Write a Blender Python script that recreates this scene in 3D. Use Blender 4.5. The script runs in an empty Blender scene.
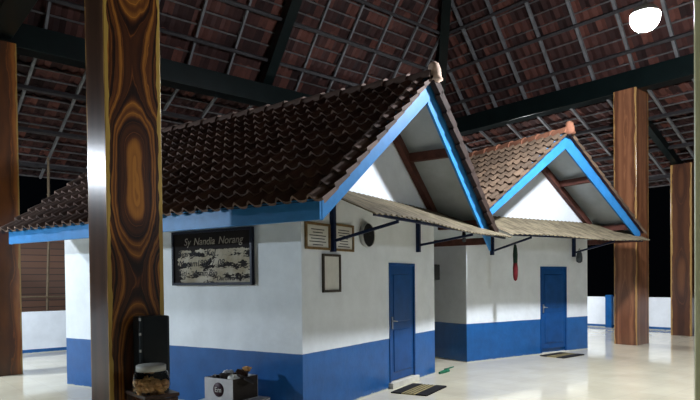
import bpy, math, random
from mathutils import Vector, Matrix
random.seed(7)
sc = bpy.context.scene
col = sc.collection
rad = math.radians

# ------------------------------------------------------------------ materials
def new_mat(name):
    m = bpy.data.materials.new(name); m.use_nodes = True
    nt = m.node_tree
    return m, nt, nt.nodes['Principled BSDF']

def math_node(nt, op, a, b=None, c=None):
    n = nt.nodes.new('ShaderNodeMath'); n.operation = op
    for i, v in enumerate((a, b, c)):
        if v is None: continue
        if isinstance(v, (int, float)): n.inputs[i].default_value = v
        else: nt.links.new(v, n.inputs[i])
    return n.outputs[0]

def noise(nt, vec, scale, detail=3, rough=0.5, mapscale=None):
    if mapscale:
        mp = nt.nodes.new('ShaderNodeMapping'); mp.inputs['Scale'].default_value = mapscale
        nt.links.new(vec, mp.inputs['Vector']); vec = mp.outputs[0]
    n = nt.nodes.new('ShaderNodeTexNoise'); n.inputs['Scale'].default_value = scale
    n.inputs['Detail'].default_value = detail; n.inputs['Roughness'].default_value = rough
    nt.links.new(vec, n.inputs['Vector'])
    return n.outputs['Fac']

def ramp(nt, fac, stops, interp='LINEAR'):
    r = nt.nodes.new('ShaderNodeValToRGB'); r.color_ramp.interpolation = interp
    e = r.color_ramp.elements
    while len(e) < len(stops): e.new(0.5)
    for i, (p, c) in enumerate(stops):
        e[i].position = p; e[i].color = (*c, 1)
    nt.links.new(fac, r.inputs[0])
    return r.outputs[0]

def mixc(nt, fac, a, b):
    n = nt.nodes.new('ShaderNodeMix'); n.data_type = 'RGBA'
    for sock, v in ((n.inputs[0], fac), (n.inputs[6], a), (n.inputs[7], b)):
        if isinstance(v, (int, float)): sock.default_value = v
        elif isinstance(v, tuple): sock.default_value = (*v, 1)
        else: nt.links.new(v, sock)
    return n.outputs[2]

def coords(nt, kind='Object'):
    return nt.nodes.new('ShaderNodeTexCoord').outputs[kind]

def bump(nt, b, height, strength=0.3, dist=0.01):
    n = nt.nodes.new('ShaderNodeBump'); n.inputs['Strength'].default_value = strength
    n.inputs['Distance'].default_value = dist
    nt.links.new(height, n.inputs['Height']); nt.links.new(n.outputs[0], b.inputs['Normal'])

def plain(name, c, rough=0.5, var=0.15, scale=8, metallic=0.0, mapscale=None, coat=0.0):
    m, nt, b = new_mat(name)
    f = noise(nt, coords(nt), scale, 4, 0.6, mapscale)
    lo = tuple(x * (1 - var) for x in c); hi = tuple(min(1, x * (1 + var)) for x in c)
    nt.links.new(ramp(nt, f, [(0.3, lo), (0.7, hi)]), b.inputs['Base Color'])
    b.inputs['Roughness'].default_value = rough; b.inputs['Metallic'].default_value = metallic
    b.inputs['Coat Weight'].default_value = coat
    b.inputs['Specular IOR Level'].default_value = .5 if metallic else .2
    return m

def wall_paint(name, split, blue, white, rough=0.45):
    """White plaster above, oil paint band below the height split."""
    m, nt, b = new_mat(name)
    co = coords(nt)
    sep = nt.nodes.new('ShaderNodeSeparateXYZ'); nt.links.new(co, sep.inputs[0])
    wob = math_node(nt, 'MULTIPLY_ADD', noise(nt, co, 3), 0.012, split - 0.006)
    mask = math_node(nt, 'GREATER_THAN', sep.outputs[2], wob)
    wn = noise(nt, co, 2.2, 5, 0.65)
    w = ramp(nt, wn, [(0.3, tuple(x * .86 for x in white)), (0.65, white)])
    bl = ramp(nt, noise(nt, co, 4, 4, 0.6), [(0.3, tuple(x * .8 for x in blue)), (0.7, tuple(x * 1.12 for x in blue))])
    # splashed dirt right above the floor
    dirt = math_node(nt, 'LESS_THAN', sep.outputs[2], math_node(nt, 'MULTIPLY', noise(nt, co, 14, 4), 0.035))
    bl = mixc(nt, dirt, bl, (.35, .36, .33))
    nt.links.new(mixc(nt, mask, bl, w), b.inputs['Base Color'])
    r = math_node(nt, 'MULTIPLY_ADD', mask, 0.4, 0.32)
    nt.links.new(r, b.inputs['Roughness'])
    bump(nt, b, noise(nt, co, 9, 5, 0.6), 0.35, 0.012)
    return m

def tile_mat(name, cols, rough=0.8):
    """Clay tiles: one tone per tile through the UV grid (u = tile, v = course)."""
    m, nt, b = new_mat(name)
    uv = coords(nt, 'UV')
    fl = nt.nodes.new('ShaderNodeVectorMath'); fl.operation = 'FLOOR'; nt.links.new(uv, fl.inputs[0])
    wn = nt.nodes.new('ShaderNodeTexWhiteNoise'); wn.noise_dimensions = '2D'; nt.links.new(fl.outputs[0], wn.inputs[0])
    n2 = noise(nt, coords(nt), 9, 4, 0.6)
    f = math_node(nt, 'ADD', math_node(nt, 'MULTIPLY', wn.outputs[0], 0.7), math_node(nt, 'MULTIPLY', n2, 0.3))
    k = len(cols) - 1
    nt.links.new(ramp(nt, f, [(0.1 + 0.8 * i / k, c) for i, c in enumerate(cols)]), b.inputs['Base Color'])
    b.inputs['Roughness'].default_value = rough; b.inputs['Specular IOR Level'].default_value = .25
    return m

def wood(name, knots, K, light, mid, dark, sap, sapw=0.86, seed=0.0, rough=0.3, fine=26, coat=0.25, spec=.5, phase=1.0):
    # spec: strength of the varnish reflection
    """Varnished slab-sawn wood; UV.x runs -1..1 across the face, UV.y is metres up."""
    m, nt, b = new_mat(name)
    uv = coords(nt, 'UV')
    mp = nt.nodes.new('ShaderNodeMapping'); mp.inputs['Location'].default_value = (seed, seed * 1.7, 0)
    mp.inputs['Scale'].default_value = (0.9, 0.8, 1); nt.links.new(uv, mp.inputs[0])
    sep = nt.nodes.new('ShaderNodeSeparateXYZ'); nt.links.new(uv, sep.inputs[0])
    d = noise(nt, mp.outputs[0], 1.6, 3, 0.5)
    d = math_node(nt, 'MULTIPLY_ADD', d, 0.5, -0.25)
    s = math_node(nt, 'ADD', sep.outputs[0], d)
    f = math_node(nt, 'MULTIPLY', s, s)
    f = math_node(nt, 'ADD', f, K)
    for z0, w, a in knots:
        q = math_node(nt, 'MULTIPLY', math_node(nt, 'SUBTRACT', sep.outputs[1], z0), 1.0 / w)
        q2 = math_node(nt, 'MULTIPLY', q, q); g = math_node(nt, 'EXPONENT', math_node(nt, 'MULTIPLY', math_node(nt, 'MULTIPLY', q2, q2), -1.0))
        f = math_node(nt, 'SUBTRACT', f, math_node(nt, 'MULTIPLY', g, K * a))
    # growth rings
    wv = math_node(nt, 'SINE', math_node(nt, 'MULTIPLY_ADD', f, fine, math_node(nt, 'MULTIPLY', d, 8)))
    big = math_node(nt, 'SINE', math_node(nt, 'MULTIPLY_ADD', f, fine * 0.37, phase + seed))
    t = math_node(nt, 'ADD', math_node(nt, 'MULTIPLY', wv, 0.18), math_node(nt, 'MULTIPLY', big, 0.28))
    t = math_node(nt, 'ADD', t, 0.42)
    g2 = noise(nt, uv, 6, 5, 0.7, (14, 0.7, 1))
    thin = math_node(nt, 'ABSOLUTE', math_node(nt, 'SINE', math_node(nt, 'MULTIPLY_ADD', f, fine * .62, math_node(nt, 'MULTIPLY', d, 5))))
    thin = math_node(nt, 'MAXIMUM', math_node(nt, 'MULTIPLY_ADD', thin, -6.0, 1.0), 0.0)
    t = math_node(nt, 'MULTIPLY_ADD', thin, 0.45, t)
    t = math_node(nt, 'MULTIPLY_ADD', g2, 0.5, math_node(nt, 'SUBTRACT', t, 0.25))
    c = ramp(nt, t, [(0.05, dark), (0.5, mid), (0.95, light)])
    # pale sapwood along the arrises
    sn = noise(nt, mp.outputs[0], 2.2, 2, 0.5, (1, 1.5, 1))
    e = math_node(nt, 'ADD', math_node(nt, 'ABSOLUTE', sep.outputs[0]), math_node(nt, 'MULTIPLY_ADD', sn, 0.34, -0.17))
    sm = math_node(nt, 'GREATER_THAN', e, sapw)
    c = mixc(nt, sm, c, mixc(nt, g2, tuple(x * .6 for x in sap), sap))
    nt.links.new(c, b.inputs['Base Color'])
    b.inputs['Roughness'].default_value = rough
    b.inputs['Specular IOR Level'].default_value = spec
    b.inputs['Coat Weight'].default_value = coat; b.inputs['Coat Roughness'].default_value = 0.15
    return m

def floor_mat():
    m, nt, b = new_mat('cream_floor_tile')
    co = coords(nt)
    br = nt.nodes.new('ShaderNodeTexBrick'); br.offset = 0
    for k, v in (('Scale', 1.0), ('Mortar Size', 0.004), ('Brick Width', 0.4), ('Row Height', 0.4), ('Mortar Smooth', 0.2)):
        br.inputs[k].default_value = v
    br.inputs['Color1'].default_value = (.74, .68, .52, 1); br.inputs['Color2'].default_value = (.70, .64, .48, 1)
    br.inputs['Mortar'].default_value = (.60, .565, .46, 1)
    nt.links.new(co, br.inputs['Vector'])
    n = noise(nt, co, 1.3, 5, 0.6)
    c = nt.nodes.new('ShaderNodeMix'); c.data_type = 'RGBA'; c.blend_type = 'MULTIPLY'; c.inputs[0].default_value = 1
    nt.links.new(br.outputs[0], c.inputs[6])
    nt.links.new(ramp(nt, n, [(0.3, (.84, .84, .84)), (0.7, (1, 1, 1))]), c.inputs[7])
    nt.links.new(c.outputs[2], b.inputs['Base Color'])
    nt.links.new(math_node(nt, 'MULTIPLY_ADD', noise(nt, co, 3, 4), 0.10, 0.02), b.inputs['Roughness'])
    b.inputs['Specular IOR Level'].default_value = 0.7
    return m

M = {}
WHITE = (.70, .74, .78)
BLUE = (.006, .082, .27)
M['house_wall'] = wall_paint('painted_plaster', 0.747, BLUE, WHITE)
M['low_wall'] = wall_paint('low_wall_paint', 0.09, BLUE, (.72, .76, .82))
M['fascia'] = plain('light_blue_paint', (.034, .195, .47), 0.4, 0.12, 6)
M['blue_door'] = plain('blue_door_paint', (.007, .058, .20), 0.35, 0.15, 5)
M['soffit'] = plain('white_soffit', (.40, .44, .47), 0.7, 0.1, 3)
M['blue_metal'] = plain('dark_blue_metal', (.007, .015, .05), 0.4, 0.2, 12)
M['green_beam'] = plain('dark_green_paint', (.0025, .006, .006), 0.3, 0.3, 3)
M['green_beam'].node_tree.nodes['Principled BSDF'].inputs['Specular IOR Level'].default_value = .25
M['rafter'] = plain('grey_rafter_wood', (.125, .125, .13), 0.55, 0.3, 5)
M['batten'] = plain('grey_batten_wood', (.075, .07, .07), 0.6, 0.35, 6)
M['purlin'] = plain('dark_purlin_wood', (.03, .028, .03), 0.5, 0.3, 6)
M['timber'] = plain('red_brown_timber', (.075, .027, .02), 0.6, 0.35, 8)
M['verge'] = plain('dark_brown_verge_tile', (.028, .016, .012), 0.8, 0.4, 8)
M['dark_timber'] = plain('dark_verge_timber', (.035, .02, .014), 0.6, 0.35, 8)
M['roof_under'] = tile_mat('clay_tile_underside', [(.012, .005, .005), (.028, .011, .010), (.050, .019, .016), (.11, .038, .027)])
M['roof_tile'] = tile_mat('weathered_clay_tile', [(.07, .048, .04), (.105, .07, .058), (.14, .095, .078), (.19, .13, .105)])
M['roof_tile2'] = tile_mat('newer_clay_tile', [(.065, .044, .030), (.085, .056, .037), (.11, .072, .047), (.14, .09, .058)])
M['ridge'] = plain('ridge_clay', (.13, .09, .075), 0.8, 0.25, 5)
M['ridge2'] = plain('orange_ridge_clay', (.20, .085, .05), 0.8, 0.25, 5)
M['ridge_pale'] = plain('mortar_pale', (.52, .38, .30), 0.8, 0.15, 9)
M['asbestos'] = plain('weathered_fibre_cement', (.14, .115, .075), 0.85, 0.55, 5, mapscale=(4, .6, 1))
M['floor'] = floor_mat()
M['black'] = plain('black_plastic', (.005, .0055, .006), 0.5, 0.2, 9)
M['black_wood'] = plain('black_frame', (.012, .015, .03), 0.4, 0.2, 9)
M['steel'] = plain('steel', (.5, .5, .5), 0.3, 0.1, 9, metallic=1.0)
M['gold'] = plain('old_gilt_frame', (.16, .10, .04), 0.4, 0.3, 20)
M['darkframe'] = plain('dark_picture_frame', (.05, .04, .03), 0.4, 0.3, 20)
M['paper'] = plain('aged_paper', (.55, .54, .50), 0.8, 0.08, 6)
M['ink'] = plain('ink', (.03, .03, .035), 0.8, 0.1, 6)
M['carton'] = plain('pale_carton', (.50, .49, .50), 0.75, 0.12, 6)
M['carton_brown_shaded'] = plain('brown_shaded_carton', (.035, .028, .024), 0.8, 0.2, 6)  # plain brown, also the painted shading on the printed carton's side
M['maroon'] = plain('maroon_print', (.035, .012, .02), 0.6, 0.1, 6)
M['green_rope'] = plain('green_cord', (.012, .12, .06), 0.6, 0.2, 20)
M['mat_tan'] = plain('tan_mat', (.27, .22, .10), 0.9, 0.5, 30, mapscale=(1, 6, 1))
M['mat_black'] = plain('black_mat_band', (.012, .011, .012), 0.9, 0.3, 30)
M['threshold'] = plain('cement_step', (.55, .53, .46), 0.6, 0.1, 8)
M['ugreen'] = plain('dark_green_cloth', (.012, .035, .025), 0.7, 0.3, 20)
M['ured'] = plain('red_cloth', (.11, .008, .012), 0.7, 0.3, 20)
M['bamboo'] = plain('bamboo', (.11, .08, .05), 0.6, 0.25, 12)
M['snack'] = plain('brown_crackers', (.55, .30, .12), 0.8, 0.4, 25)
M['lidwhite'] = plain('cloudy_lid', (.42, .42, .38), 0.5, 0.1, 9)
M['darkwood'] = plain('dark_stool_wood', (.035, .018, .012), 0.4, 0.4, 12)
M['ground'] = plain('dark_soil', (.04, .035, .03), 0.95, 0.3, 2)

m, nt, b = new_mat('plank_wall'); co = coords(nt)
br = nt.nodes.new('ShaderNodeTexBrick'); br.offset = 0.5
mp = nt.nodes.new('ShaderNodeMapping'); mp.inputs['Rotation'].default_value = (rad(90), 0, 0); nt.links.new(co, mp.inputs[0]); nt.links.new(mp.outputs[0], br.inputs['Vector'])
for k, v in (('Scale', 1.0), ('Mortar Size', 0.01), ('Brick Width', 6.0), ('Row Height', 0.17)): br.inputs[k].default_value = v
br.inputs['Color1'].default_value = (.10, .045, .024, 1); br.inputs['Color2'].default_value = (.065, .03, .017, 1); br.inputs['Mortar'].default_value = (.012, .007, .005, 1)
nt.links.new(br.outputs[0], b.inputs['Base Color']); b.inputs['Roughness'].default_value = 0.7
M['plank'] = m

m, nt, b = new_mat('clear_plastic'); b.inputs['Base Color'].default_value = (.95, .97, .95, 1)
b.inputs['Roughness'].default_value = 0.05; b.inputs['Transmission Weight'].default_value = 1.0; b.inputs['IOR'].default_value = 1.2
M['clear'] = m
m, nt, b = new_mat('picture_glass'); b.inputs['Base Color'].default_value = (.9, .9, .9, 1)
b.inputs['Roughness'].default_value = 0.05; b.inputs['Transmission Weight'].default_value = 1.0; b.inputs['IOR'].default_value = 1.1

# peeled signboard: black paint above, beige ground showing below with dark blots
m, nt, b = new_mat('peeling_signboard'); co = coords(nt)
sep = nt.nodes.new('ShaderNodeSeparateXYZ'); nt.links.new(co, sep.inputs[0])
n1 = noise(nt, co, 9, 6, 0.7); n2 = noise(nt, co, 5, 5, 0.75, (1, 1, 2.6))
hgt = math_node(nt, 'MULTIPLY_ADD', n1, -0.10, math_node(nt, 'ADD', sep.outputs[2], 0.05))
top = math_node(nt, 'GREATER_THAN', hgt, 0.105)
lin = math_node(nt, 'SINE', math_node(nt, 'MULTIPLY', sep.outputs[2], 46))
blot = math_node(nt, 'GREATER_THAN', math_node(nt, 'MULTIPLY_ADD', lin, 0.045, n2), 0.535)
left = math_node(nt, 'GREATER_THAN', math_node(nt, 'MULTIPLY_ADD', n1, 0.3, sep.outputs[1]), 0.72)
dk = math_node(nt, 'MAXIMUM', math_node(nt, 'MAXIMUM', top, blot), left)
beige = ramp(nt, noise(nt, co, 4, 4, 0.6), [(0.35, (.26, .22, .15)), (0.65, (.46, .42, .35))])
nt.links.new(mixc(nt, dk, beige, (.012, .009, .009)), b.inputs['Base Color']); b.inputs['Roughness'].default_value = 0.7; b.inputs['Specular IOR Level'].default_value = .1
M['signboard'] = m

def emit(name, c, s):
    m, nt, b = new_mat(name)
    b.inputs['Base Color'].default_value = (.9, .9, .9, 1)
    b.inputs['Emission Color'].default_value = (*c, 1); b.inputs['Emission Strength'].default_value = s
    return m
M['bulb'] = emit('lit_globe', (.88, .93, 1.0), 1450)
M['bulb_left'] = emit('lit_tube_left', (.75, .88, 1.0), 1700)
M['bulb_front'] = emit('lit_tube_front', (.82, .91, 1.0), 720)
M['bulb_back'] = emit('lit_tube_back', (.82, .90, 1.0), 2000)
M['bulb_hidden'] = emit('lit_tube_hidden', (.88, .94, 1.0), 1600)

# pillars
M['wood_knot'] = wood('figured_pillar_wood', [(2.62, .66, 1.0), (.75, .6, .85), (4.75, .55, .6)], .75,
                      (.36, .14, .022), (.085, .025, .007), (.012, .0045, .0025), (.50, .32, .07), .87, 0.3, 0.35, 34, 0.04, .25, 1.1)
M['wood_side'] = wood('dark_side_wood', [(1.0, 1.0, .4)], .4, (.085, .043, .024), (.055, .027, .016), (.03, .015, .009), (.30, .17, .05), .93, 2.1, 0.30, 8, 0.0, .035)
M['wood_right'] = wood('reddish_pillar_wood', [(2.9, .25, .35), (.6, .8, .5)], .4,
                       (.27, .115, .055), (.16, .062, .030), (.085, .030, .015), (.46, .26, .09), .90, 4.4, 0.32, 13)
M['wood_far'] = wood('brown_pillar_wood', [(1.6, .6, .6), (4.2, .5, .5)], .5,
                     (.18, .075, .028), (.09, .033, .013), (.04, .014, .007), (.38, .22, .07), .84, 7.7, 0.32, 11)
M['wood_orange'] = wood('orange_pillar_wood', [(3.0, 1.0, .4)], .4,
                        (.28, .095, .014), (.15, .045, .008), (.05, .017, .005), (.34, .20, .05), .90, 9.3, 0.3, 8)
M['wood_pale'] = wood('pale_pillar_wood', [(1.5, 2.0, .2)], .2, (.82, .74, .36), (.76, .68, .31), (.66, .58, .25), (.84, .78, .42), .7, 5.2, 0.35, 4)

# ------------------------------------------------------------------ mesh builder
class MB:
    def __init__(s): s.v = []; s.f = []; s.uv = []; s.smooth = []
    def face(s, pts, uv=None, smooth=False):
        i = len(s.v); s.v += [tuple(p) for p in pts]; s.f.append(tuple(range(i, i + len(pts))))
        s.uv.append(uv or [(0, 0)] * len(pts)); s.smooth.append(smooth)
    def poly(s, verts, faces, smooth=False, uvs=None):
        i = len(s.v); s.v += [tuple(p) for p in verts]
        for f in faces:
            s.f.append(tuple(i + k for k in f)); s.smooth.append(smooth)
            s.uv.append([uvs[k] for k in f] if uvs else [(0, 0)] * len(f))
    def box(s, a, b, mat=None):
        x0, y0, z0 = a; x1, y1, z1 = b
        P = [(x0,y0,z0),(x1,y0,z0),(x1,y1,z0),(x0,y1,z0),(x0,y0,z1),(x1,y0,z1),(x1,y1,z1),(x0,y1,z1)]
        if mat: P = [mat @ Vector(p) for p in P]
        s.poly(P, [(0,3,2,1),(4,5,6,7),(0,1,5,4),(1,2,6,5),(2,3,7,6),(3,0,4,7)])
        return s
    def beam(s, a, b, w, h, up=(0,0,1)):
        """Bar of width w, depth h along a-b; top face centred on the line a-b."""
        a, b = Vector(a), Vector(b); d = (b - a); L = d.length; d.normalize()
        sd = d.cross(Vector(up)).normalized(); u = sd.cross(d)
        m = Matrix((( sd.x, d.x, u.x, a.x), (sd.y, d.y, u.y, a.y), (sd.z, d.z, u.z, a.z), (0,0,0,1)))
        s.box((-w/2, 0, -h), (w/2, L, 0), m); return s
    def tube(s, pts, r, n=8, cap=True):
        pts = [Vector(p) for p in pts]; k = len(pts)
        rr = r if isinstance(r, (list, tuple)) else [r] * k
        V = []; up = Vector((0, 0, 1)); last = None
        for i, p in enumerate(pts):
            d = (pts[min(i+1, k-1)] - pts[max(i-1, 0)]).normalized()
            a = d.cross(up if abs(d.z) < .9 else Vector((1, 0, 0))).normalized()
            if last is not None:
                a = (last - d * last.dot(d)).normalized()
            last = a; c = d.cross(a)
            V += [p + (a * math.cos(t) + c * math.sin(t)) * rr[i] for t in (2*math.pi*j/n for j in range(n))]
        F = [(i*n+j, i*n+(j+1)%n, (i+1)*n+(j+1)%n, (i+1)*n+j) for i in range(k-1) for j in range(n)]
        s.poly(V, F, True)
        if cap: s.poly(V[:n][::-1], [tuple(range(n))]); s.poly(V[-n:], [tuple(range(n))])
        return s
    def lathe(s, prof, n=24, mat=None):
        V = [(r*math.cos(2*math.pi*j/n), r*math.sin(2*math.pi*j/n), z) for r, z in prof for j in range(n)]
        if mat: V = [mat @ Vector(p) for p in V]
        F = [(i*n+j, i*n+(j+1)%n, (i+1)*n+(j+1)%n, (i+1)*n+j) for i in range(len(prof)-1) for j in range(n)]
        s.poly(V, F, True); return s
    def build(s, name, mat, parent=None, bevel=0, weld=True):
        me = bpy.data.meshes.new(name); me.from_pydata(s.v, [], s.f)
        uvl = me.uv_layers.new(name='UVMap')
        flat = [c for u in s.uv for c in u]
        for i, c in enumerate(flat): uvl.data[i].uv = c
        for p, sm in zip(me.polygons, s.smooth): p.use_smooth = sm
        mats = mat if isinstance(mat, (list, tuple)) else [mat]
        for q in mats: me.materials.append(q)
        me.update()
        o = bpy.data.objects.new(name, me); col.objects.link(o)
        if parent: o.parent = parent
        if bevel:
            w = o.modifiers.new('w', 'WELD'); w.merge_threshold = 1e-5
            bv = o.modifiers.new('b', 'BEVEL'); bv.width = bevel; bv.segments = 2; bv.limit_method = 'ANGLE'
        return o

def tag(o, label=None, cat=None, group=None, kind=None):
    if label: o['label'] = label
    if cat: o['category'] = cat
    if group: o['group'] = group
    if kind: o['kind'] = kind
    return o
def empty(name, loc, rz=0.0):
    o = bpy.data.objects.new(name, None); col.objects.link(o)
    o.location = loc; o.rotation_euler = (0, 0, rz); o.empty_display_size = .1
    return o
def text_mesh(name, s, size, mat, parent, mtx, extrude=0.0015, align='LEFT', shear=0.0, space=1.0):
    cu = bpy.data.curves.new(name, 'FONT'); cu.body = s; cu.size = size; cu.extrude = extrude
    cu.align_x = align; cu.shear = shear; cu.space_character = space
    t = bpy.data.objects.new(name, cu); col.objects.link(t)
    dg = bpy.context.evaluated_depsgraph_get(); dg.update()
    me = bpy.data.meshes.new_from_object(t.evaluated_get(dg))
    bpy.data.objects.remove(t); me.transform(mtx); me.materials.clear(); me.materials.append(mat)
    o = bpy.data.objects.new(name, me); col.objects.link(o); o.parent = parent
    return o

# ------------------------------------------------------------------ floor and low walls
tag(MB().box((-6, -8, -.25), (19.1, 15.5, 0)).build('floor', M['floor']), kind='structure')
tag(MB().box((-30, -30, -.6), (45, 45, -.3)).build('ground', M['ground']), kind='structure')
tag(MB().box((18.98, -8, 0), (19.1, 15.35, 1.0)).build('wall_right', M['low_wall']), kind='structure')
tag(MB().box((-6, 15.25, 0), (18.98, 15.37, .97)).build('wall_back', M['low_wall']), kind='structure')
tag(MB().box((18.84, 8.85, 0), (18.98, 9.05, 1.06)).build('trim_1', plain('pilaster_blue', BLUE, .35)), kind='structure')
tag(MB().box((-2, 17.0, -.3), (9, 17.1, 3.1)).build('wall_planks', M['plank']), kind='structure')

po = empty('bamboo_pole', (3.72, 15.6, -.3))
MB().tube([(0, 0, 0), (.03, 0, 1.6), (.10, .02, 3.2), (.12, .05, 5.0)], .03, 8).build('upright', M['bamboo'], po)
for k in range(9):
    MB().tube([(.02 + .012*k, .004*k, .45 + .52*k), (.02 + .012*k, .004*k, .475 + .52*k)], .037, 8).build('node_ring', M['bamboo'], po)
MB().tube([(-.95, -.05, 1.62), (1.1, -.05, 1.60)], .02, 8).build('crossbar', M['bamboo'], po)
tag(po, 'thin upright bamboo pole with a crossbar behind the low wall, left of the larger house', 'pole')

# ------------------------------------------------------------------ pavilion pillars
def pillar(x0, y0, z1, w, mats, label, z0=0.0, wx=None):
    wx = wx or w; b = MB(); x1, y1 = x0 + wx, y0 + w
    fs = [((x0,y0),(x1,y0)), ((x1,y0),(x1,y1)), ((x1,y1),(x0,y1)), ((x0,y1),(x0,y0))]
    for (a, c) in fs:
        b.face([(a[0]-x0, a[1]-y0, z0), (c[0]-x0, c[1]-y0, z0), (c[0]-x0, c[1]-y0, z1), (a[0]-x0, a[1]-y0, z1)],
               [(-1, z0), (1, z0), (1, z1), (-1, z1)])
    b.face([(0,0,z1), (wx,0,z1), (wx,w,z1), (0,w,z1)]); b.face([(0,0,z0), (0,w,z0), (wx,w,z0), (wx,0,z0)])
    o = b.build('wooden_pillar', mats, bevel=.006); o.location = (x0, y0, 0)
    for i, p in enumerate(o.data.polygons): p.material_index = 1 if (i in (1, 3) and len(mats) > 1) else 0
    tag(o, label, 'pillar'); return o
pillar(1.90, 5.71, 5.97, .55, [M['wood_knot'], M['wood_side']], 'nearest square wooden pillar, dark with a long oval knot figure and yellow edges')
pillar(1.885, 11.81, 5.90, .53, [M['wood_orange']], 'orange brown square pillar at the left edge of the view, past the knotted one')
pillar(14.24, 6.08, 6.12, .54, [M['wood_right'], M['wood_right']], 'tall reddish brown square pillar beside the smaller house, under the bulb', wx=.68)
pillar(17.43, 5.98, 4.72, .54, [M['wood_far']], 'shorter brown pillar with pale edges farthest right, near the low wall')
pillar(1.95, .134, 5.97, .53, [M['wood_pale']], 'pale yellow pillar cut off by the right edge of the view')
pillar(14.24, 11.81, 5.97, .54, [M['wood_far']], 'inner corner pillar standing behind the smaller house, mostly hidden')

# ring beams
RX0, RX1, RY0, RY1 = 2.15, 14.50, .39, 12.10
def ringbeam(a, b, label):
    v = MB().box(a, b).build('ring_beam', M['green_beam'], bevel=.01); tag(v, label, 'beam', 'beams on the pillar tops'); return v
ringbeam((1.9, 11.9, 5.88), (14.3, 12.3, 6.33), 'dark green roof beam above the larger house, on the left pillars')
ringbeam((14.3, .6, 6.09), (14.7, 12.3, 6.56), 'dark green roof beam resting on the tall reddish pillar under the bulb')
ringbeam((1.95, .6, 5.97), (2.35, 11.9, 6.46), 'dark green roof beam over the nearest knotted pillar')
ringbeam((1.9, .2, 5.97), (14.78, .6, 6.46), 'dark green roof beam on the pale right-edge pillar')

# ------------------------------------------------------------------ pavilion roof
roof = empty('ceiling', (8.3, 6.2, 6.4)); tag(roof, kind='structure')
RC = Vector((8.3, 6.2, 6.4))
def slope_tiles(name, E, D, N, along0, along1, run, zbase, tanp, hipsign, mat, off=0.0):
    """E point on eave line (2D), D eave direction, N inward direction (2D). Courses climb along N."""
    b = MB(); c = math.cos(math.atan(tanp)); pitch = .22; ex = .31 * c
    rows = int(run / ex); ns = 4
    for r in range(rows):
        n0, n1 = r * ex, (r + 1) * ex + .03
        if hipsign: a0 = along0 + hipsign * n0; a1 = along1 - hipsign * n0
        else: a0, a1 = along0, along1
        if a1 - a0 < pitch: break
        k0, k1 = math.floor(a0 / pitch * ns), math.ceil(a1 / pitch * ns)
        V = []; U = []
        for k in range(k0, k1 + 1):
            t = k / ns; a = min(max(k * pitch / ns, a0), a1); fr = t - math.floor(t)
            h = (.0, .02, .045, .02)[int(round(fr * ns)) % ns]
            for n, dz in ((n0, .045), (n1, 0.0)):
                p = (E + D * a + N * n)
                V.append((p.x - RC.x, p.y - RC.y, zbase + tanp * n + h + dz + off - RC.z)); U.append((k / ns + .01, r + .5))
        m = k1 - k0
        b.poly(V, [(2*i, 2*i+2, 2*i+3, 2*i+1) for i in range(m)], False, [(u, v) for u, v in U])
        # small front lip
        V2 = []
        for i in range(m + 1):
            x, y, z = V[2*i]; V2 += [(x, y, z), (x, y, z - .045)]
        b.poly(V2, [(2*i+1, 2*i+3, 2*i+2, 2*i) for i in range(m)], False, [U[2*i//2*2] for i in range(m+1) for _ in (0, 1)])
    # UV per face: use left vertex tile index so that each tile keeps one tone
    o = b.build(name, mat, roof); 
    return o
V2d = lambda x, y: Vector((x, y, 0))
TI, TO = 1.235, .42
ZI, ZO = 6.50, 6.18
# inner four slopes; hip in plan at 45 degrees
XI0, XI1, YI0, YI1 = 1.9, 14.62, .17, 12.5
runI = min(XI1 - XI0, YI1 - YI0) / 2
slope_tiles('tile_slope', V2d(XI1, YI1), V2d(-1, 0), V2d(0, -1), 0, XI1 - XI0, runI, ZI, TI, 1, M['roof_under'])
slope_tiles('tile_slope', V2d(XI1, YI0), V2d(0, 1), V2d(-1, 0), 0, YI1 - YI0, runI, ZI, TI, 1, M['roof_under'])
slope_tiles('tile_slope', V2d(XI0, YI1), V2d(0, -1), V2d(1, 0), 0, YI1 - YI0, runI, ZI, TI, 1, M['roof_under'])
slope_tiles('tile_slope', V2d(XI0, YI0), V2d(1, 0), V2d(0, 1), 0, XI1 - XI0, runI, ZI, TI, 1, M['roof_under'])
# outer skirt: eave 4.2 m outside the ring
EO = 4.25
XO0, XO1, YO0, YO1 = XI0 - EO, XI1 + EO, YI0 - EO, YI1 + EO
ZE = ZO - TO * EO
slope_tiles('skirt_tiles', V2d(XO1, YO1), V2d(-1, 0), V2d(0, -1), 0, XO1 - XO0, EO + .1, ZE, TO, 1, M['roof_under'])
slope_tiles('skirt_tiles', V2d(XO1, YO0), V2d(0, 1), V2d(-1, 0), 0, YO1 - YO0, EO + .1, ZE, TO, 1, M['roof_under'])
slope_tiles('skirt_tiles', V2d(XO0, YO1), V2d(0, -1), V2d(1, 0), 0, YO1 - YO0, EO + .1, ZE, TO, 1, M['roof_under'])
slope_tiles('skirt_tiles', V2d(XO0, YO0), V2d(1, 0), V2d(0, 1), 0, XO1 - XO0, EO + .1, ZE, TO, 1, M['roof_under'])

def RB(name, a, b, w, h, mat, up):
    a = Vector(a) - RC; b2 = Vector(b) - RC
    return MB().beam(a, b2, w, h, up).build(name, mat, roof)
NI = Vector((0, TI, 1)).normalized()      # normal of far inner slope (pointing up/out)
NIx = Vector((TI, 0, 1)).normalized()
NO = Vector((0, TO, 1)).normalized(); NOx = Vector((TO, 0, 1)).normalized()
def far_in(x, n, d=0):   # point on far inner slope, n = plan distance in from eave, d = below
    return Vector((x, YI1 - n, ZI + TI * n)) - NI * d
def right_in(y, n, d=0): return Vector((XI1 - n, y, ZI + TI * n)) - NIx * d
def far_out(x, n, d=0): return Vector((x, YI1 + n, ZO - TO * n)) - NO * d
def right_out(y, n, d=0): return Vector((XI1 + n, y, ZO - TO * n)) - NOx * d
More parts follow.
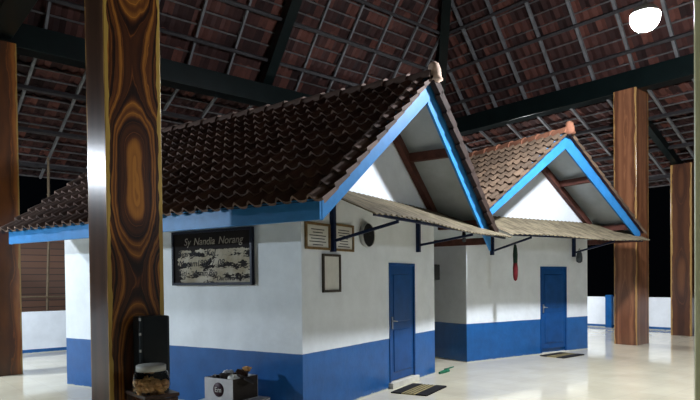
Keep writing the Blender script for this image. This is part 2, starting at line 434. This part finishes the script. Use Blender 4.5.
# rafters
for k in range(12):
    x = 3.04 + .98 * k
    n1 = min(x - XI0, XI1 - x, runI)
    if k == 5:
        RB('principal_rafter', far_in(x, -.1, .05), far_in(x, n1, .05), .26, .24, M['green_beam'], NI)
    else:
        RB('rafter', far_in(x, -.05, .03), far_in(x, n1, .03), .05, .06, M['rafter'], NI)
for k in range(12):
    y = 7.20 + .98 * (k - 6)
    n1 = min(y - YI0, YI1 - y, runI)
    if n1 < .2: continue
    if k == 1:
        RB('principal_rafter', right_in(y, -.1, .05), right_in(y, n1, .05), .26, .24, M['green_beam'], NIx)
    else:
        RB('rafter', right_in(y, -.05, .03), right_in(y, n1, .03), .07, .07, M['rafter'], NIx)
for k in range(16):
    x = 2.92 + .975 * (k - 1)
    n0 = max(0, x - XI1)
    RB('skirt_rafter', far_out(x, n0, .03), far_out(x, EO - .05, .03), .05, .06, M['rafter'], NO)
for k in range(15):
    y = 7.92 + .98 * (k - 7)
    n0 = max(0, y - YI1)
    RB('skirt_rafter', right_out(y, n0, .03), right_out(y, EO - .05, .03), .06, .06, M['rafter'], NOx)
# battens, one under the head of every tile course
ci = math.cos(math.atan(TI)) * .31; cto = math.cos(math.atan(TO)) * .31
for r in range(1, 20):
    n = r * ci + .02
    RB('batten', far_in(XI0 + n, n, 0.0), far_in(XI1 - n, n, 0.0), .03, .028, M['batten'], NI)
    RB('batten', right_in(YI0 + n, n, 0.0), right_in(YI1 - n, n, 0.0), .03, .028, M['batten'], NIx)
for r in range(0, 14):
    n = EO - (r * cto + .02)
    RB('batten', far_out(XO0, n, 0.0), far_out(XI1 + n, n, 0.0), .03, .028, M['batten'], NO)
    RB('batten', right_out(YO0, n, 0.0), right_out(YI1 + n, n, 0.0), .03, .028, M['batten'], NOx)
# purlins below the rafters
for z in (7.02, 7.78, 8.55, 9.33, 10.1):
    n = (z - ZI) / TI
    RB('purlin', far_in(XI0 + n, n, .09), far_in(XI1 - n, n, .09), .07, .08, M['purlin'], NI)
    RB('purlin', right_in(YI0 + n, n, .10), right_in(YI1 - n, n, .10), .07, .08, M['purlin'], NIx)
for n in (1.0, 2.3, 3.6):
    RB('purlin', far_out(XI0 - n, n, .09), far_out(XI1 + n, n, .09), .07, .08, M['purlin'], NO)
    RB('purlin', right_out(YI0 - n, n, .09), right_out(YI1 + n, n, .09), .07, .08, M['purlin'], NOx)
# hips
AP = ZI + TI * runI
for (x, y, sx, sy) in ((XI1, YI1, -1, -1), (XI0, YI1, 1, -1), (XI1, YI0, -1, 1), (XI0, YI0, 1, 1)):
    RB('hip_rafter', (x, y, ZI - .12), (x + sx*runI, y + sy*runI, AP - .12), .24, .26, M['green_beam'], (0, 0, 1))
    RB('hip_rafter', (x, y, ZO - .06), (x - sx*(EO-.05), y - sy*(EO-.05), ZE - .04), .16, .2, M['green_beam'], (0, 0, 1))
# outer tie beam from the tall pillar down to the short one
tb = MB().beam((14.72, 6.42, 6.02), (18.2, 6.42, 4.60 + .08), .16, .2).build('sloping_beam', M['green_beam'])
tag(tb, 'dark green sloping beam from the tall reddish pillar down to the shorter far-right pillar', 'beam')

# ------------------------------------------------------------------ the two small houses
def house(loc, rz, W, L, zr, zE, g, tmat, rmat, can, posts, label, capmat, step, oL=.7, vg=0.0):
    """Local frame: door wall on y=0 facing -y, x across it, left side wall on x=0.
    zE = tile-bed height at the eaves (x=-.7), zr = ridge bed height."""
    h = empty('small_house', loc, rz)
    o = .7; t = (zr - zE) / (W/2 + o); mid = W/2
    bed = lambda x: zE + t * (min(x, W - x) + o)
    back = L + .25
    ov = (oL, o); ze = (zE + t*(o - oL), zE)   # eave reach and bed height, left and right
    # walls with door recess
    w = MB(); dx0, dx1, dz = 2.15, 3.02, 1.87; s = .13
    P = [(0, 0), (W, 0), (W, bed(W) - s), (mid, zr - s), (0, bed(0) - s)]
    # front face split around the door opening
    R = .05
    F = [((0,0),(dx0,0),(dx0,dz),(0,dz)), ((dx1,0),(W,0),(W,dz),(dx1,dz))]
    for q in F: w.face([(x, 0, z) for x, z in q])
    w.face([(0, 0, dz), (dx0, 0, dz), (dx1, 0, dz), (W, 0, dz), (W, 0, bed(W)-s), (mid, 0, zr-s), (0, 0, bed(0)-s)])
    w.face([(dx0, 0, 0), (dx0, R, 0), (dx0, R, dz), (dx0, 0, dz)]); w.face([(dx1, R, 0), (dx1, 0, 0), (dx1, 0, dz), (dx1, R, dz)])
    w.face([(dx0, 0, dz), (dx0, R, dz), (dx1, R, dz), (dx1, 0, dz)]); w.face([(dx0, R, 0), (dx1, R, 0), (dx1, R, dz), (dx0, R, dz)])
    w.face([(x, L, z) for x, z in P][::-1])
    w.face([(0, L, 0), (0, 0, 0), (0, 0, bed(0)-s), (0, L, bed(0)-s)])
    w.face([(W, 0, 0), (W, L, 0), (W, L, bed(W)-s), (W, 0, bed(W)-s)])
    w.face([(0, 0, bed(0)-s), (mid, 0, zr-s), (mid, L, zr-s), (0, L, bed(0)-s)])
    w.face([(mid, 0, zr-s), (W, 0, bed(W)-s), (W, L, bed(W)-s), (mid, L, zr-s)])
    w.build('wall', M['house_wall'], h)
    # door
    d = MB().box((dx0+.035, .008, .10), (dx1-.035, .045, dz-.035)).build('door', M['blue_door'], h, bevel=.004)
    for z0, z1 in ((.22, .86), (.98, 1.70)):
        MB().box((dx0+.15, -.004, z0), (dx1-.15, .012, z1)).build('door_panel', M['blue_door'], d, bevel=.008)
    hd = MB(); hd.box((dx0+.075, -.012, .88), (dx0+.105, .01, 1.06)); hd.tube([(dx0+.09, -.01, 1.0), (dx0+.09, -.05, 1.0), (dx0+.17, -.05, .99)], .009, 8)
    tag(hd.build('door_handle', M['steel'], d), 'metal door handle')
    fr = MB().box((dx0-.0, -.012, .0), (dx0+.04, .045, dz)).box((dx1-.04, -.012, .0), (dx1, .045, dz)).box((dx0+.04, -.012, dz-.04), (dx1-.04, .045, dz))
    fr.build('door_frame', M['blue_door'], h)
    tag(MB().box((dx0-.03, -.07, 0), (dx1+.02, .05, step)).build('threshold', M['threshold'], h, bevel=.006), 'pale cement doorstep')
    # roof deck / soffit boards
    v0, v1 = -g - .0, back
    for side in (0, 1):
        b = MB()
        E_ = ze[side]; xs = (-oL + .02, mid) if not side else (W + o - .02, mid)
        q = [(xs[0], v0, E_ - .02), (xs[1], v0, zr - .02), (xs[1], v1, zr - .02), (xs[0], v1, E_ - .02)]
        b.poly([(x, y, z) for x, y, z in q] + [(x, y, z - .07) for x, y, z in q],
               [(0,1,2,3) , (7,6,5,4), (0,4,5,1), (1,5,6,2), (2,6,7,3), (3,7,4,0)])
        b.build('soffit_board', M['soffit'], h)
    # eave fascias
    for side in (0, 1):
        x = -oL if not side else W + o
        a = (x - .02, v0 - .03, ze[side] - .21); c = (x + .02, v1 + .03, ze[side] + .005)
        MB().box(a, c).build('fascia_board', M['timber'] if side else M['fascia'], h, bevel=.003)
    # bargeboards, mitred at the apex
    for y0 in (-g - .035, back):
        for side in (0, 1):
            e = (-oL + .02) if not side else (W + o - .02)
            zz = ze[side] + .015
            dd = vg * .8 * side; pts = [(e, zz - .23 - dd), (e, zz), (mid, zr + .03), (mid, zr - .32 - dd * .4)]
            if side: pts = pts[::-1]
            b = MB(); n = 4
            V = [(x, y0, z) for x, z in pts] + [(x, y0 + .035, z) for x, z in pts]
            b.poly(V, [(0,1,2,3)[::-1], (4,5,6,7), (0,1,5,4), (1,2,6,5), (2,3,7,6), (3,0,4,7)])
            b.build('bargeboard', M['fascia'], h)
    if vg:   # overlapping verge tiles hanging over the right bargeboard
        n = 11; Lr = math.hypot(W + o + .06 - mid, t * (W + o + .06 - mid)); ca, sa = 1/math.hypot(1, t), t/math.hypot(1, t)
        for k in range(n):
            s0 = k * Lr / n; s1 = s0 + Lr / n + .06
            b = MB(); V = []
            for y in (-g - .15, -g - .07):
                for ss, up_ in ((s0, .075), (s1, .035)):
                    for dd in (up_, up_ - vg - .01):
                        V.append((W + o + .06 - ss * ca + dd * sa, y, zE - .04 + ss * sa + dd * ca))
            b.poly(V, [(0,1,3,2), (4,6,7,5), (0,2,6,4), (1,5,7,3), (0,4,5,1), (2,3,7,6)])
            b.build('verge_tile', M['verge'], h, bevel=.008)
    # clay pantiles
    pitch, ex = .195, .27
    sl = math.hypot(mid + o + .06, t * (mid + o + .06)); rows = int(round(sl / ex)); ct, st = 1/math.hypot(1, t), t/math.hypot(1, t)
    y0t, y1t = -g - .12, back + .12
    ncol = int(round((y1t - y0t) / pitch)); pitch = (y1t - y0t) / ncol
    prof = [(0, .012), (.10, .0), (.30, -.004), (.50, .002), (.62, .030), (.76, .060), (.90, .045)]
    for side in (0, 1):
        b = MB(); sk = (o - ov[side]) / ct; rows = int(round((sl - sk) / ex))
        for r in range(rows):
            s0, s1 = sk + r * ex, min(sk + (r + 1) * ex + .05, sl)
            for c in range(ncol):
                jit = random.uniform(-.004, .004); js = random.uniform(-.008, .008)
                V = []; U = []
                seq = prof + [(1.02, .008)]
                if side: seq = [(1 - q, hh) for q, hh in prof] + [(-.02, .008)]; seq = seq[::-1]
                for q, hh in seq:
                    y = y0t + (c + q) * pitch
                    for ss, lift in ((s0 + js, .045 + jit), (s1, .0)):
                        hx = -o - .06 + ss * ct - (hh + lift) * st; z = zE - .06 * t + ss * st + (hh + lift) * ct
                        V.append(((hx if not side else W - hx), y, z)); U.append((c + .5 + 40 * side, r + .5))
                m = len(seq) - 1
                fs = [(2*i, 2*i+2, 2*i+3, 2*i+1) for i in range(m)]
                if not side: fs = [f[::-1] for f in fs]
                b.poly(V, fs, True, U)
                # thick front edge
                V2 = []
                for i in range(m + 1):
                    x, y, z = V[2*i]; sx = 1 if not side else -1
                    V2 += [(x, y, z), (x + .028 * st * sx, y, z - .028 * ct)]
                b.poly(V2, [(2*i, 2*i+1, 2*i+3, 2*i+2) for i in range(m)], False, [U[0]] * len(V2))
                if c in (0, ncol - 1):   # closed side edge of the verge tiles
                    k = 0 if (c == 0) else m
                    p0, p1 = V[2*k], V[2*k+1]; sx = 1 if not side else -1
                    y = p0[1]; dn = .06
                    b.face([p0, p1, (p1[0] + dn*st*sx*.4, y, p1[2] - dn*.6), (p0[0] + dn*st*sx, y, p0[2] - dn)], [U[0]]*4)
        b.build('roof_tiles', tmat, h)
        # bedding sheet right under the tiles so no light leaks between them
        bb = MB(); xs = (-oL - .03, mid) if not side else (W + o + .03, mid); E_ = ze[side] - .03*t
        bb.face([(xs[0], y0t + .02, E_), (xs[1], y0t + .02, zr), (xs[1], y1t - .02, zr), (xs[0], y1t - .02, E_)])
        bb.build('underlay', M['timber'], h)
    # ridge tiles
    rl = .36; n = int((y1t - y0t) / rl) + 1
    for k in range(n):
        ya = y0t + k * rl; yb = min(ya + rl + .04, y1t)
        first = k == 0
        b = MB(); V = []; nn = 9
        for j in range(nn):
            a = math.pi * j / (nn - 1)
            for y, r in ((ya, .148), (yb, .115)):
                V.append((mid - r * math.cos(a), y, zr - .045 + r * 1.05 * math.sin(a)))
        b.poly(V, [(2*j, 2*j+1, 2*j+3, 2*j+2) for j in range(nn-1)], True)
        for y, r, idx in ((ya, .148, 0), (yb, .115, 1)):
            b.poly([V[2*j+idx] for j in range(nn)], [tuple(range(nn))])
        b.build('ridge_tile', rmat, h)
    e = MB(); m4 = Matrix.Translation((mid, y0t - .03, zr - .06)) @ Matrix.Rotation(rad(-8), 4, 'X')
    e.lathe([(0.001, .26), (.04, .255), (.075, .22), (.09, .14), (.085, .05), (.10, .0), (.0, -.01)], 16, m4)
    tag(e.build('ridge_end', capmat, h), 'rounded ridge end ornament')
    # timber at the gable: rafter against the wall and two purlin ends
    ti = MB(); a = Vector((mid + .25, -.06, zr - .02 - .09 - .25*t - .12)); c = Vector((W + .05, -.06, zr - .11 - (W/2+.05)*t - .12))
    ti.beam(a, c, .09, .13, (0, 0, 1)); ti.build('gable_rafter', M['timber'], h)
    for x in (mid + .83, W + .22):
        z = bed(x) - .15
        MB().box((x - .05, -g + .01, z - .16), (x + .05, .0, z - .03)).build('purlin_end', M['timber'], h)
    # corrugated canopy on brackets
    u0, u1, dep, za, zb = can
    b = MB(); V = []; per = .13; nsm = int((u1 - u0) / per * 6); U = []
    for i in range(nsm + 1):
        x = u0 + (u1 - u0) * i / nsm; hh = .011 * math.cos(2 * math.pi * (x / per))
        for j in range(9):
            f = j / 8; sag = .02 * math.sin(x * 1.7) * f
            V.append((x, -.005 - dep * f, za + (zb - za) * f + hh + sag))
    nv = len(V); V += [(x, y, z - .012) for x, y, z in V]
    fs = []
    for i in range(nsm):
        for j in range(8):
            q = (i*9+j, i*9+j+1, (i+1)*9+j+1, (i+1)*9+j); fs.append(q); fs.append(tuple(nv + k for k in q[::-1]))
    for i in range(nsm): fs.append((i*9+8, nv+i*9+8, nv+(i+1)*9+8, (i+1)*9+8))
    for j in range(8):
        fs.append((j, nv+j, nv+j+1, j+1)); e2 = nsm*9; fs.append((e2+j+1, nv+e2+j+1, nv+e2+j, e2+j))
    b.poly(V, fs, True)
    cn = b.build('canopy_sheet', M['asbestos'], h); tag(cn, 'grey brown corrugated canopy sheet')
    zat = lambda y: za + (zb - za) * (-y / dep)
    MB().box((u0 + .15, -dep + .07, zat(-dep + .1) - .060), (u1 - .15, -dep + .11, zat(-dep + .1) - .030)).build('canopy_rail', M['blue_metal'], h)
    for (px, pz0, sz) in posts:
        br = MB().box((px - .03, -.06, pz0), (px + .03, 0, zat(-.05) - .04)).build('bracket', M['blue_metal'], h)
        MB().beam((px, -.06, zat(-.06) - .03), (px, -dep + .08, zat(-dep + .08) - .03), .035, .035).build('bracket_arm', M['blue_metal'], br)
        MB().beam((px, -.06, sz), (px, -dep + .1, zat(-dep + .1) - .06), .03, .035).build('bracket_strut', M['blue_metal'], br)
    tag(h, label, 'house')
    return h

A1, A2 = 0.2993, -0.14
H1L, H2L = (4.064, 5.568, 0), (9.122, 7.114, 0)
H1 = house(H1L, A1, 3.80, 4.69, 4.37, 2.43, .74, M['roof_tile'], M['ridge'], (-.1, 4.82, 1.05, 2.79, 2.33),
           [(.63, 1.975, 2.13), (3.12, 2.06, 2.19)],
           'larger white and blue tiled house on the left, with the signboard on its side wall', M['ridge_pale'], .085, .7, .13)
H2 = house(H2L, A2, 3.77, 4.69, 4.50, 2.62, .82, M['roof_tile2'], M['ridge2'], (.05, 4.42, 1.1, 2.87, 2.41),
           [(.68, 2.09, 2.19), (3.25, 2.09, 2.2)],
           'farther white and blue tiled house between the larger house and the reddish pillar', M['ridge2'], .02, .32)

def frame_mtx(loc, a, u, v, z): # local (u,v,z) of a house to world
    c, s = math.cos(a), math.sin(a)
    return (loc[0] + c*u - s*v, loc[1] + s*u + c*v, z)
def at1(u, v, z): return frame_mtx(H1L, A1, u, v, z)
def at2(u, v, z): return frame_mtx(H2L, A2, u, v, z)

# ------------------------------------------------------------------ signboard on the long wall (faces local -x)
sb = empty('signboard', at1(-.005, 1.43, 1.93), A1)
MB().box((-.035, -.69, -.345), (0, .69, .345)).build('board', M['signboard'], sb)
fr = MB()
for a, c in (((-.055, -.715, .325), (0, .715, .36)), ((-.055, -.715, -.36), (0, .715, -.325)), ((-.055, -.715, -.325), (0, -.68, .325)), ((-.055, .68, -.325), (0, .715, .325))): fr.box(a, c)
fr.build('frame', M['black_wood'], sb, bevel=.003)
RT = Matrix(((0, 0, -1, -.0365), (-1, 0, 0, 0), (0, 1, 0, 0), (0, 0, 0, 1)))
beige = plain('faded_lettering', (.34, .31, .27), .7, .2, 12)
for s, y, z, size, mt in (('Sy Nandia  Norang', .49, .17, .135, beige), ('Syaratan  Kel', .60, .02, .12, M['ink']), ('Maqam 1987 / 08', .60, -.11, .12, M['ink']),
                          ('Siti  Amin    Bin', .60, -.24, .12, M['ink']), ('Duruwo  A', -.10, -.30, .09, M['ink'])):
    cx = 0
    for wd in s.split():
        text_mesh('lettering', wd, size, mt, sb, Matrix.Translation((0, y - cx, z)) @ RT, shear=.25)
        cx += size * (.50 * len(wd) + .32)
tag(sb, 'black framed signboard with peeling beige lettering on the larger house\'s side wall', 'sign')

# ------------------------------------------------------------------ framed papers on the door wall (face local -y)
RT2 = Matrix(((1, 0, 0, 0), (0, 0, -1, 0), (0, 1, 0, 0), (0, 0, 0, 1)))
def picture(u0, u1, z0, z1, fm, label, lines, border=.03):
    cx, cz = (u0+u1)/2, (z0+z1)/2; w, hh = (u1-u0)/2, (z1-z0)/2
    r = empty('framed_paper', at1(cx, -.003, cz), A1)
    b = MB()
    b.box((-w, -.028, hh-border), (w, 0, hh)); b.box((-w, -.028, -hh), (w, 0, -hh+border))
    b.box((-w, -.028, -hh+border), (-w+border, 0, hh-border)); b.box((w-border, -.028, -hh+border), (w, 0, hh-border))
    b.build('frame', fm, r, bevel=.003)
    MB().box((-w+border, -.012, -hh+border), (w-border, 0, hh-border)).build('paper', M['paper'], r)
    if lines:
        l = MB(); n = lines
        for i in range(n):
            z = hh - border - .05 - (2*hh - 2*border - .08) * i / max(1, n-1)
            q = (w - border - .04) * (.55 + .4 * random.random())
            l.box((-q, -.0135, z-.006), (q, -.0115, z+.005))
        l.build('printed_lines', M['ink'], r)
    tag(r, label, 'picture frame'); return r
picture(.06, .575, 1.99, 2.315, M['gold'], 'brown framed paper left of the bracket post, on the larger house\'s door wall', 6)
picture(.67, 1.14, 1.99, 2.34, M['gold'], 'brown framed paper right of the bracket post, next to the round clock', 7)
picture(.41, .81, 1.465, 1.945, M['darkframe'], 'tall narrow black framed white sheet below the two wider frames', 0)

ck = empty('wall_clock', at1(1.47, 0, 2.235), A1)
m4 = Matrix.Rotation(rad(90), 4, 'X')
MB().lathe([(0.001, 0), (.16, 0), (.17, .02), (.17, .055), (.160, .07), (.158, .058)], 32, m4).build('case', plain('pale_grey_case', (.35, .36, .36), .4), ck)
MB().lathe([(.160, .056), (.001, .060)], 32, m4).build('dial', M['black'], ck)
h = MB(); h.box((-.004, -.066, 0), (.004, -.0615, .09)); h.box((0, -.066, -.004), (.06, -.0615, .004)); h.build('hand', M['purlin'], ck)
tag(ck, 'round black wall clock with a pale rim under the canopy', 'clock')

eb = empty('electric_box', at1(3.80, .13, 1.74), A1)
MB().box((0.0, -.10, -.13), (.32, .08, .14)).build('box', M['black'], eb, bevel=.008)
MB().tube([(.03, 0, .13), (.02, 0, .5), (.02, 0, .95)], .008, 6).build('cable', M['black'], eb)
tag(eb, 'small black electric box on the larger house\'s far corner, facing the gap', 'box')

# lamp holder under the end of the larger house's canopy
lh = empty('lamp_holder', at1(3.92, -.5, 2.33), A1)
MB().lathe([(0.001, .12), (.022, .12), (.03, .07), (.035, .0), (.03, -.01)], 14).build('socket', M['black'], lh)
MB().lathe([(.018, 0), (.034, -.035), (.03, -.075), (.001, -.095)], 14).build('bulb', plain('unlit_bulb', (.06, .06, .065), .25), lh)
MB().tube([(0, 0, .12), (0, .0, .24)], .006, 6).build('cord', M['black'], lh)
tag(lh, 'small unlit lamp holder under the larger house\'s canopy, over the gap', 'lamp')

# folded umbrella on the first strut of the farther house
um = empty('folded_umbrella', at2(.68, -.62, 2.27), A2 + .1)
MB().lathe([(.001, 0.0), (.022, -.01), (.036, -.08), (.045, -.20), (.040, -.36)], 14).build('canopy', M['ugreen'], um)
tag(MB().lathe([(.040, -.355), (.048, -.45), (.046, -.60), (.030, -.68), (.001, -.70)], 14).build('canopy_tip', M['ured'], um), 'red lower cloth')
MB().tube([(.0, 0, -.01), (0, 0, .03), (.012, -.02, .05), (0, -.035, .035)], .007, 8).build('hook', M['black'], um)
tag(um, 'folded dark green and red umbrella hanging from a bracket beside the farther door', 'umbrella')

bg = empty('hanging_bag', at2(3.25, -.17, 2.22), A2)
b = MB(); V = []
prof = [(-.02, .05, .03), (-.07, .07, .05), (-.16, .085, .06), (-.24, .075, .055), (-.27, .03, .02)]
for z, a, c in prof:
    for j in range(12):
        q = 2*math.pi*j/12; V.append((a*math.cos(q)*(1+.1*math.sin(3*q)), c*math.sin(q), z))
b.poly(V, [(i*12+j, i*12+(j+1)%12, (i+1)*12+(j+1)%12, (i+1)*12+j) for i in range(4) for j in range(12)], True)
b.poly(V[-12:], [tuple(range(12))]); b.poly(V[:12][::-1], [tuple(range(12))])
b.build('pouch', plain('dark_grey_bag', (.05, .06, .07), .5, .4, 15), bg)
MB().tube([(-.03, 0, -.02), (-.02, 0, .03), (0, 0, .045), (.02, 0, .03), (.03, 0, -.02)], .006, 6).build('handle', M['black'], bg)
tag(bg, 'small dark bag hanging from the right-hand bracket of the farther house', 'bag')

# ------------------------------------------------------------------ doormats, cord
def doormat(pos, a, w, d, label):
    r = empty('doormat', pos, a)
    MB().box((-w/2, -d/2 + .15, 0), (w/2, d/2 - .15, .014)).build('mat_field', M['mat_tan'], r)
    for y0, y1 in ((-d/2, -d/2 + .16), (d/2 - .16, d/2)):
        b = MB(); n = 10   # slightly frayed band
        b.box((-w/2 - .005, y0, 0), (w/2 + .005, y1, .018))
        for k in range(n):
            x = -w/2 + w * (k + .5) / n
            b.box((x - .02, y0 - (.012 if y0 < 0 else 0), 0), (x + .02, y1 + (.012 if y0 > 0 else 0), .012))
        b.build('end_band', M['mat_black'], r)
    st = MB()
    for k in range(4): st.box((-w/2, -d/2 + .15 + k * (d - .3) / 4, .014), (w/2, -d/2 + .165 + k * (d - .3) / 4, .017))
    st.build('woven_stripe', M['carton_brown_shaded'], r)
    tag(r, label, 'doormat'); return r
doormat(at1(2.26, -.43, 0), A1 + .05, .80, .54, 'tan doormat with black bands at the larger house\'s door')
doormat(at2(2.30, -.43, 0), A2 + .12, .80, .54, 'tan doormat with black bands at the farther house\'s door')
cd = MB(); pts = [(7.66, 6.56, .02), (7.82, 6.60, .02), (7.99, 6.64, .02), (8.05, 6.70, .03), (8.06, 6.78, .02), (8.25, 6.83, .015), (8.45, 6.90, .012)]
cd.tube(pts, [.02, .035, .03, .02, .014, .012, .010], 8)
tag(cd.build('green_cord', M['green_rope']), 'green cord lying on the floor at the larger house\'s far corner', 'cord')

# ------------------------------------------------------------------ stool, dark box and jar by the nearest pillar
st = empty('low_stool', (2.19, 5.34, 0))
MB().box((-.165, -.17, .55), (.165, .34, .585)).build('seat', M['darkwood'], st, bevel=.006)
for x in (-.13, .13):
    for y in (-.14, .31):
        MB().box((x - .022, y - .022, 0), (x + .022, y + .022, .545)).build('leg', M['darkwood'], st)
MB().box((-.125, -.16, .47), (.14, -.14, .544)).build('apron', M['darkwood'], st)
tag(st, 'dark wooden stool carrying the jar beside the knotted pillar', 'stool')
sp = empty('dark_cabinet_box', (2.275, 5.605, .586))
MB().box((-.15, -.08, 0), (.15, .10, .70)).build('body', plain('blue_black_plastic', (.018, .024, .03), .3), sp, bevel=.015)
for z in (.36, .52, .66): MB().box((-.158, -.09, z), (-.14, -.075, z + .025)).build('clasp', M['steel'], sp)
MB().box((-.12, -.086, .05), (.12, -.08, .70)).build('front_panel', plain('smoked_panel', (.012, .015, .018), .18), sp)
tag(sp, 'tall blue-black box standing behind the jar, against the knotted pillar', 'box')
jar = empty('plastic_jar', (2.15, 5.33, .586))
MB().lathe([(.001, 0), (.15, 0), (.162, .02), (.165, .10), (.162, .165), (.15, .195), (.124, .205)], 28).build('jar_body', M['clear'], jar)
MB().lathe([(.124, .205), (.134, .207), (.134, .255), (.126, .262), (.001, .265)], 28).build('lid', M['lidwhite'], jar)
ck2 = MB()
for k in range(60):
    r = math.sqrt(random.random()) * .12; a = random.random() * 6.28; z = .02 + random.random() * .075
    m4 = Matrix.Translation((r*math.cos(a), r*math.sin(a), z)) @ Matrix.Rotation(random.random()*3, 4, 'X') @ Matrix.Rotation(random.random()*3, 4, 'Z')
    ck2.lathe([(.001, -.01), (.028, -.008), (.032, .004), (.022, .014), (.001, .016)], 8, m4)
o = ck2.build('crackers', M['snack'], None); o.location = (2.15, 5.33, .590); tag(o, 'brown crackers piled inside the clear jar', 'crackers', kind='stuff')
tag(jar, 'clear plastic jar with a cloudy lid on the stool by the knotted pillar', 'jar')

# ------------------------------------------------------------------ cartons against the long wall
def carton(name, u0, u1, v0, v1, z0, z1, mat, label, open_top=True, side=None):
    r = empty(name, at1((u0+u1)/2, (v0+v1)/2, z0), A1); w, d, hh = (u1-u0)/2, (v1-v0)/2, z1-z0
    th = .006
    b = MB(); b.box((-w, -d, 0), (w, d, th)); b.box((-w, -d, th), (-w+th, d, hh)); b.box((-w+th, d-th, th), (w, d, hh)); b.box((w-th, -d, th), (w, d-th, hh))
    b.build('box_body', mat, r)
    MB().box((-w+th, -d, th), (w-th, -d+th, hh)).build('box_side', side or mat, r)
    tag(r, label, 'box'); return r, w, d, hh
lo, *_ = carton('lower_carton', -.68, -.14, .38, 1.02, 0, .235, M['carton'], 'wider pale carton on the floor under the printed one, at the side wall')
MB().box((-.27, -.32, .225), (.27, .32, .235)).build('lid', M['carton'], lo)
up, w, d, hh = carton('printed_carton', -.63, -.20, .52, .96, .236, .50, M['carton'], 'open pale carton with a round dark logo, full of rubbish', side=M['carton_brown_shaded'])  # dark box side: shading away from the lamp painted into its colour
lg = MB().lathe([(.001, .0), (.083, .0), (.083, .002), (.001, .002)], 28, Matrix.Translation((-w-.0005, -.0, .135)) @ Matrix.Rotation(rad(-90), 4, 'Y')).build('logo', M['maroon'], up)
text_mesh('logo_letters', 'Em', .085, M['paper'], lg, Matrix.Translation((-w-.0025, .06, .105)) @ Matrix(((0,0,-1,0),(-1,0,0,0),(0,1,0,0),(0,0,0,1))), .0005)
fl = MB(); fl.beam((-.02, -d, hh), (.05, -d-.08, hh-.06), .3, .005, (0,0,1)); fl.build('flap', M['carton_brown_shaded'], up)
for k, (du, dv, dz, s, mt) in enumerate([(-.08, .02, .26, .085, 'carton_brown_shaded'), (.06, -.10, .29, .09, 'darkwood'), (.05, .10, .27, .08, 'carton'), (.12, -.14, .34, .055, 'snack'), (-.10, -.13, .26, .07, 'paper'), (-.12, .13, .25, .06, 'darkwood')]):
    c = at1(-.415 + du, .74 + dv, .236 + dz)
    b = MB(); V = []; n, mm = 9, 6
    for i in range(mm + 1):
        for j in range(n):
            ph = math.pi * i / mm; r = s * (1 + random.uniform(-.3, .3) * (0 < i < mm))
            V.append((r*math.sin(ph)*math.cos(2*math.pi*j/n), r*math.sin(ph)*math.sin(2*math.pi*j/n), r*math.cos(ph)*.6))
    b.poly(V, [(i*n+j, i*n+(j+1)%n, (i+1)*n+(j+1)%n, (i+1)*n+j) for i in range(mm) for j in range(n)])
    o = b.build('crumpled_wrapper', M[mt]); o.location = c
    tag(o, ['crumpled brown wrapper at the middle front of the printed carton', 'dark crumpled wrapper behind, in the printed carton', 'pale crumpled paper ball in the printed carton',
            'small tan wrapper on top of the rubbish, right end of the carton', 'white crumpled paper at the right front of the carton', 'small dark wrapper at the left front of the printed carton'][k], 'wrapper', 'rubbish in the printed carton')

# ------------------------------------------------------------------ lamps
def globe(pos, r, mat, top, label, added_shade=False):
    l = empty('hanging_lamp', pos)
    MB().lathe([(r*math.sin(math.pi*i/16)+.0005, -r*math.cos(math.pi*i/16)) for i in range(10)], 24).build('diffuser_globe', mat, l)
    MB().lathe([(r*.981, r*.195), (r*.9, r*.45), (r*.7, r*.68), (r*.4, r*.85), (.03, r*1.0), (.03, r+.07), (.02, r+.09), (.001, r+.09)], 24).build('housing', M['lidwhite'], l)
    if added_shade: MB().lathe([(.03, r*.9), (r*1.6, r*.25), (r*2.4, -.01), (r*2.38, -.025), (r*1.55, r*.15), (.03, r*.8)], 24).build('added_shade', M['lidwhite'], l)  # unseen cone added to keep the lamp's light off the big roof
    MB().tube([(0, 0, r + .09), (0, 0, top - pos[2])], .006, 6).build('cord', M['black'], l)
    tag(l, label, 'lamp'); return l
globe((8.9, 3.67, 5.39), .20, M['bulb'], 10.75, 'glaring white round lamp hanging in front of the farther house')
globe((-4.0, 10.2, 3.4), .16, M['bulb_left'], 4.3, 'white lamp hanging outside the view to the left of the houses', True)
globe((9.3, -4.5, 4.1), .16, M['bulb_front'], 4.8, 'white lamp hanging outside the view in front of both doors', True)
globe((-.2, 12.7, 4.05), .14, M['bulb_back'], 5.0, 'white lamp hanging outside the view by the back wall', True)
globe((15.3, 10.6, 4.0), .14, M['bulb_hidden'], 5.6, 'white lamp hanging behind the farther house near the low wall')

# ------------------------------------------------------------------ world, camera
w = bpy.data.worlds.new('night'); sc.world = w; w.use_nodes = True
w.node_tree.nodes['Background'].inputs[0].default_value = (.35, .45, .7, 1)
w.node_tree.nodes['Background'].inputs[1].default_value = .002

f, yaw, pitch, roll, cy = 586.456, .8583, -.016, -.0112, 290.727
fw = Vector((math.cos(yaw)*math.cos(pitch), math.sin(yaw)*math.cos(pitch), math.sin(pitch)))
rt = Vector((math.sin(yaw), -math.cos(yaw), 0)); up = rt.cross(fw)
c, s = math.cos(roll), math.sin(roll)
rt, up = rt*c + up*s, up*c - rt*s
cam = bpy.data.cameras.new('camera'); co_ = bpy.data.objects.new('camera', cam); col.objects.link(co_)
mm = Matrix(((rt.x, up.x, -fw.x, 0), (rt.y, up.y, -fw.y, 0), (rt.z, up.z, -fw.z, 1.6), (0, 0, 0, 1)))
co_.matrix_world = mm
cam.sensor_width = 36; cam.lens = f / 700 * 36; cam.shift_y = (cy - 200) / 700
cam.clip_start = .05; cam.clip_end = 300
sc.camera = co_
sc.view_settings.view_transform = 'Standard'; sc.view_settings.look = 'None'
sc.view_settings.exposure = 0.0; sc.view_settings.gamma = 1; sc.view_settings.use_curve_mapping = False
